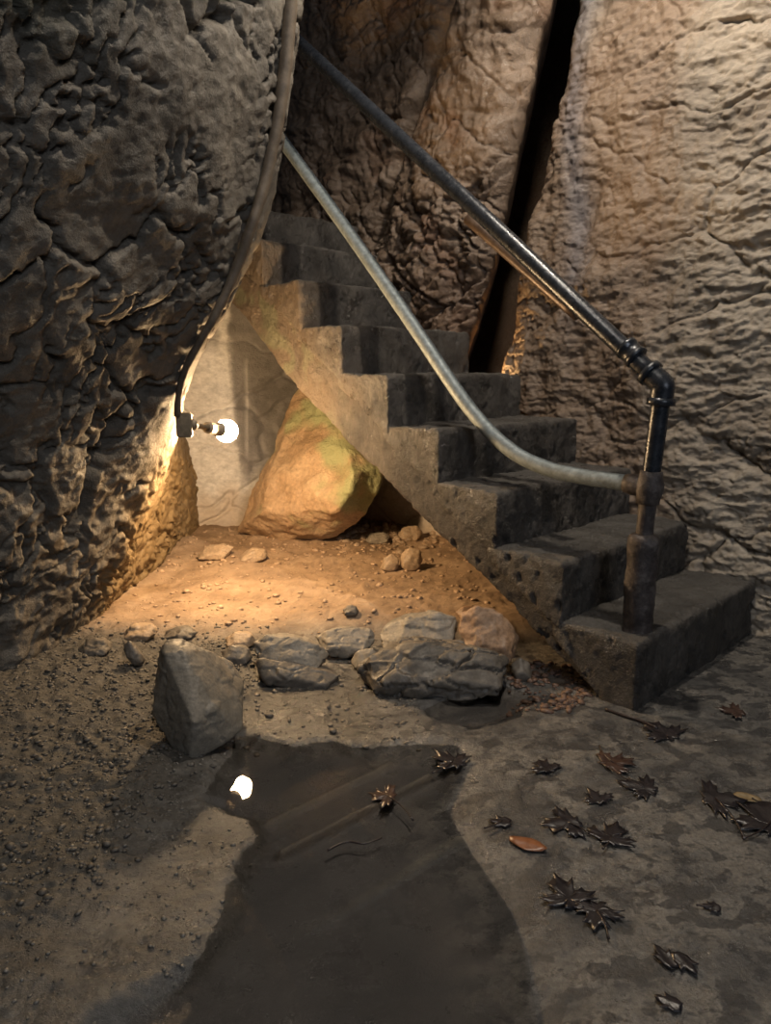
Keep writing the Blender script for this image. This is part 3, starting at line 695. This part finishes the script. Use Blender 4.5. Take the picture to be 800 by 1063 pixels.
gravel('gravel', scatter(1500, f_shore, .0012, .0055, 5), stone_mat('shore_grit_stone', (.12, .11, .095), rough=(.2, .5)), 'scattered fine pale grit on the muddy left shore of the puddle')
def f_mid(r): return r.uniform(-.75, .1), r.uniform(1.85, 2.6)
gravel('gravel', scatter(700, f_mid, .002, .010, 4), stone_mat('fine_gravel_stone', (.12, .10, .078)), 'fine dark grit between the stone row and the puddle')
def f_alc(r):
    return r.uniform(-1.1, .45), r.uniform(2.7, 4.2)
gravel('gravel', scatter(1300, f_alc, .003, .016, 4), stone_mat('tan_gravel_stone', (.36, .25, .16)), 'tan grit and pebbles scattered over the lamplit dirt')
def f_rub(r):
    p = at_floor(r.normal(402, 26), r.normal(552, 9)); return p[0], p[1]
gravel('rubble', scatter(260, f_rub, .008, .030, 2), stone_mat('rubble_stone', (.30, .22, .15)), 'heap of small broken rubble in front of the dark hollow', 'rubble')
def f_foot(r):
    p = at_z(r.uniform(528, 622), r.uniform(690, 742)); return (p[0], p[1]) if p[0]-O[0]+.2 < (p[1]-O[1])*1.0 else (p[0]-.05, p[1]+.03)
gravel('rubble', scatter(240, f_foot, .005, .016, 2), stone_mat('red_gravel_stone', (.13, .075, .05)), 'reddish brown rubble in the shadow beneath the lowest stair', 'rubble')

# ------------------------------------------------------------------ fallen leaves
def leaf_mat(name, c1, c2, rough=.3):
    m, nt, b = new_mat(name); co = coords(nt)
    nt.links.new(ramp(nt, noise_out(nt, co, 60, 5, .6), [(.35, c1), (.65, c2)]), b.inputs['Base Color'])
    b.inputs['Roughness'].default_value = rough; bump(nt, b, [(noise_out(nt, co, 90, 4, .6), .4, .003)]); return m
M_lf = {'dark': leaf_mat('wet_dark_leaf', (.008, .007, .009), (.022, .018, .02)), 'brown': leaf_mat('wet_brown_leaf', (.025, .013, .010), (.06, .034, .026)),
        'orange': leaf_mat('orange_leaf', (.16, .06, .025), (.26, .11, .05)), 'yellow': leaf_mat('yellow_leaf', (.14, .10, .05), (.20, .15, .08), .5)}
M_stem = leaf_mat('leaf_stem', (.02, .013, .012), (.04, .028, .024))
HALF = [(0, -.42), (.10, -.50), (.30, -.52), (.22, -.36), (.52, -.30), (.86, -.28), (.68, -.10), (.92, .10), (.66, .16), (.66, .34), (.42, .22), (.30, .28),
        (.36, .52), (.48, .78), (.26, .72), (.12, .86), (0, 1.12)]
OVAL = [(0, -.9), (.22, -.75), (.42, -.4), (.48, 0), (.40, .4), (.22, .75), (0, .95)]
HALFSM = [(0, -.5), (.25, -.55), (.5, -.2), (.42, .1), (.55, .45), (.25, .35), (.2, .75), (0, .9)]
def make_leaf(px, py, size, ang, mat, label, shape=HALF, squash=1.0, stem=None, seed=0, curl=.05, torn=False):
    rng = random.Random(seed); p = at_floor(px, py); w = max(fh(p[0], p[1]), 0.0)
    size *= 1.35
    root = empty('maple_leaf' if shape is HALF else 'fallen_leaf', (p[0], p[1], w+.004)); root.rotation_euler = (0, 0, math.radians(ang))
    tag(root, label, 'leaf', 'wet fallen leaves on the floor')
    out = [(x, y) for x, y in shape]+[(-x, y) for x, y in shape[-2:0:-1]]
    out = [(x*size*rng.uniform(.88, 1.1), y*size*rng.uniform(.88, 1.1)*squash) for x, y in out]
    if torn: out = [(min(x, size*.25), y) for x, y in out]
    bm = bmesh.new(); c = bm.verts.new((0, -.05*size, 0)); vs = [bm.verts.new((x, y, 0)) for x, y in out]
    for i in range(len(vs)): bm.faces.new((c, vs[i], vs[(i+1) % len(vs)]))
    bmesh.ops.subdivide_edges(bm, edges=bm.edges[:], cuts=2, use_grid_fill=True)
    bmesh.ops.triangulate(bm, faces=bm.faces[:])
    ph = rng.uniform(0, 6)
    for v in bm.verts:
        r = v.co.xy.length/size
        v.co.z = size*(curl*r*r*(.5+.5*math.sin(3*math.atan2(v.co.y, v.co.x)+ph))+.03*math.sin(v.co.x/size*9+ph))+.001
    g = bmesh.ops.extrude_face_region(bm, geom=bm.faces[:]); bmesh.ops.translate(bm, vec=(0, 0, .0014), verts=[v for v in g['geom'] if isinstance(v, bmesh.types.BMVert)])
    bmesh.ops.recalc_face_normals(bm, faces=bm.faces[:])
    me = bpy.data.meshes.new('blade'); bm.to_mesh(me); bm.free(); link('blade', me, M_lf[mat], root)
    if stem:
        q = at_floor(*stem); d = Matrix.Rotation(-math.radians(ang), 3, 'Z') @ Vector((q[0]-p[0], q[1]-p[1], 0))
        L_ = d.length; sd = Vector((-d.y, d.x, 0)).normalized()
        pts = [np.array(d*t+sd*(.06*L_*math.sin(t*3)))+np.array([0, 0, .003]) for t in np.linspace(.0, 1, 8)]
        o = tube('stem', pts, [.0018]*7+[.0028], M_stem, 8); o.parent = root
    return root
LV = [
 (470, 797, .046, 40, 'dark', 'dark leaf at the puddle edge, farthest left on the bare floor', HALF, 1, (448, 809)),
 (402, 832, .042, 80, 'brown', 'brown leaf with long stem lying in the puddle', HALF, .8, (428, 862)),
 (567, 799, .040, 20, 'dark', 'dark leaf between the puddle and the stair foot', HALF, .8, None),
 (636, 794, .052, -70, 'brown', 'brownish black leaf just in front of the stair corner', HALF, .9, (622, 776)),
 (668, 820, .050, 60, 'dark', 'dark leaf with long stem crossing it, below the stair corner', HALF, .9, (632, 800)),
 (621, 831, .034, 20, 'dark', 'small dark leaf between two larger leaves, right of the middle', HALF, .9, None),
 (589, 856, .050, 100, 'dark', 'ragged dark leaf right of the orange leaf and above it', HALF, .9, (611, 868)),
 (634, 871, .048, -30, 'dark', 'black leaf right of the ragged dark leaf', HALF, .9, (625, 885)),
 (521, 855, .028, 80, 'dark', 'tiny faded leaf with a thin stem above the orange leaf', HALFSM, 1, (502, 863)),
 (742, 831, .066, -100, 'dark', 'widest dark leaf with long stem near the right edge', HALF, .7, (771, 872)),
 (799, 856, .072, 0, 'dark', 'dark leaf cut off by the right edge of the photo', HALF, 1, (770, 873)),
 (548, 878, .036, 60, 'orange', 'single orange leaf lying flat on the wet floor', OVAL, 1, None),
 (589, 934, .048, 10, 'dark', 'dark leaf left of a pair lying close together, below the orange leaf', HALF, .9, None),
 (619, 948, .042, 160, 'dark', 'dark leaf with stem pointing down, right one of the close pair', HALF, .9, (631, 978)),
 (692, 998, .026, 20, 'dark', 'torn black leaf piece, left half of a split leaf near bottom right', HALFSM, 1.1, None),
 (709, 1000, .025, 200, 'dark', 'torn black leaf piece, right half of a split leaf near bottom right', HALFSM, 1.1, None),
 (696, 1044, .024, 60, 'dark', 'small black leaf scrap lowest of all the leaves', HALFSM, 1, None),
 (690, 763, .060, 30, 'dark', 'large dark leaf lying along the front of the lowest stair', HALF, .9, None),
 (763, 740, .045, 70, 'brown', 'brown leaf on the floor in front of the right end of the stairs', HALF, .8, None),
 (776, 830, .030, 60, 'yellow', 'pale yellowish leaf beside the leaf cut off at the right edge', OVAL, .8, None),
 (740, 944, .022, 80, 'dark', 'narrow curled leaf scrap alone on the floor at lower right', HALFSM, .8, (722, 942)),
]
for i, (px, py, s, a, mt, lab, sh, sq, stem) in enumerate(LV): make_leaf(px, py, s, a, mt, lab, sh, sq, stem, seed=i+5)
tw = [at_floor(x, y)+np.array([0, 0, .006]) for x, y in [(628, 738), (645, 744), (664, 750), (682, 758)]]
tag(tube('twig', spline(tw, 5), .005, M_stem, 8, .002, 3), 'dark twig lying at the foot of the stair corner', 'twig')
tw = [at_floor(x, y)+np.array([0, 0, .004]) for x, y in [(340, 893), (360, 884), (378, 886), (396, 880)]]
for p in tw: p[2] = max(p[2], .003)
tag(tube('twig', spline(tw, 5), .0022, M_stem, 8, .001, 3), 'thin dark twig floating in the puddle', 'twig')

# ------------------------------------------------------------------ light
def lamp_light(name, kind, loc, target, power, col, size=.05, spot=None, blend=.4):
    l = bpy.data.lights.new(name, kind); l.energy = power; l.color = col; l.shadow_soft_size = size
    if kind == 'SPOT': l.spot_size = math.radians(spot); l.spot_blend = blend
    o = bpy.data.objects.new(name, l); COL.objects.link(o); o.location = loc
    o.rotation_euler = (Vector(target)-Vector(loc)).to_track_quat('-Z', 'Y').to_euler(); return o
lamp_light('overhead_lamp', 'SPOT', tuple(W(.30, .02, 3.05)), tuple(W(.45, .55, .6)), 150, (1, .87, .71), .035, 140, .6)
lamp_light('overhead_lamp', 'SPOT', tuple(W(-.1, -1.1, 3.5)), tuple(W(.5, .3, .3)), 70, (1, .90, .78), .035, 125, .7)
lamp_light('blue_lamp', 'SPOT', tuple(W(.96, .68, 3.9)), tuple(W(.83, .97, 1.8)), 1000, (.12, .28, 1), .02, 8, .9)
lamp_light('crevice_fill', 'SPOT', tuple(W(1.56, 1.06, .93)), tuple(W(1.37, 1.06, 1.13)), 14, (1, .55, .22), .02, 75, .6)  # added unseen light, stands in for the bulb's glow through the crevice
el = bpy.data.lights.new('fill_behind_camera', 'AREA'); el.energy = 62; el.size = 1.6; el.color = (.84, .90, 1)  # added unseen soft fill behind the camera, lifts the left wall
eo_ = bpy.data.objects.new('fill_behind_camera', el); COL.objects.link(eo_); eo_.location = (1.6, -3.0, 2.6)
eo_.rotation_euler = (Vector((-.6, 2.6, 1.0))-Vector((1.6, -3.0, 2.6))).to_track_quat('-Z', 'Y').to_euler()
w = bpy.data.worlds.new('world'); S.world = w; w.use_nodes = True
w.node_tree.nodes['Background'].inputs[0].default_value = (.55, .66, .85, 1); w.node_tree.nodes['Background'].inputs[1].default_value = .03
S.view_settings.view_transform = 'Standard'; S.view_settings.look = 'None'; S.view_settings.gamma = 1
S.view_settings.use_curve_mapping = False; S.view_settings.exposure = 0
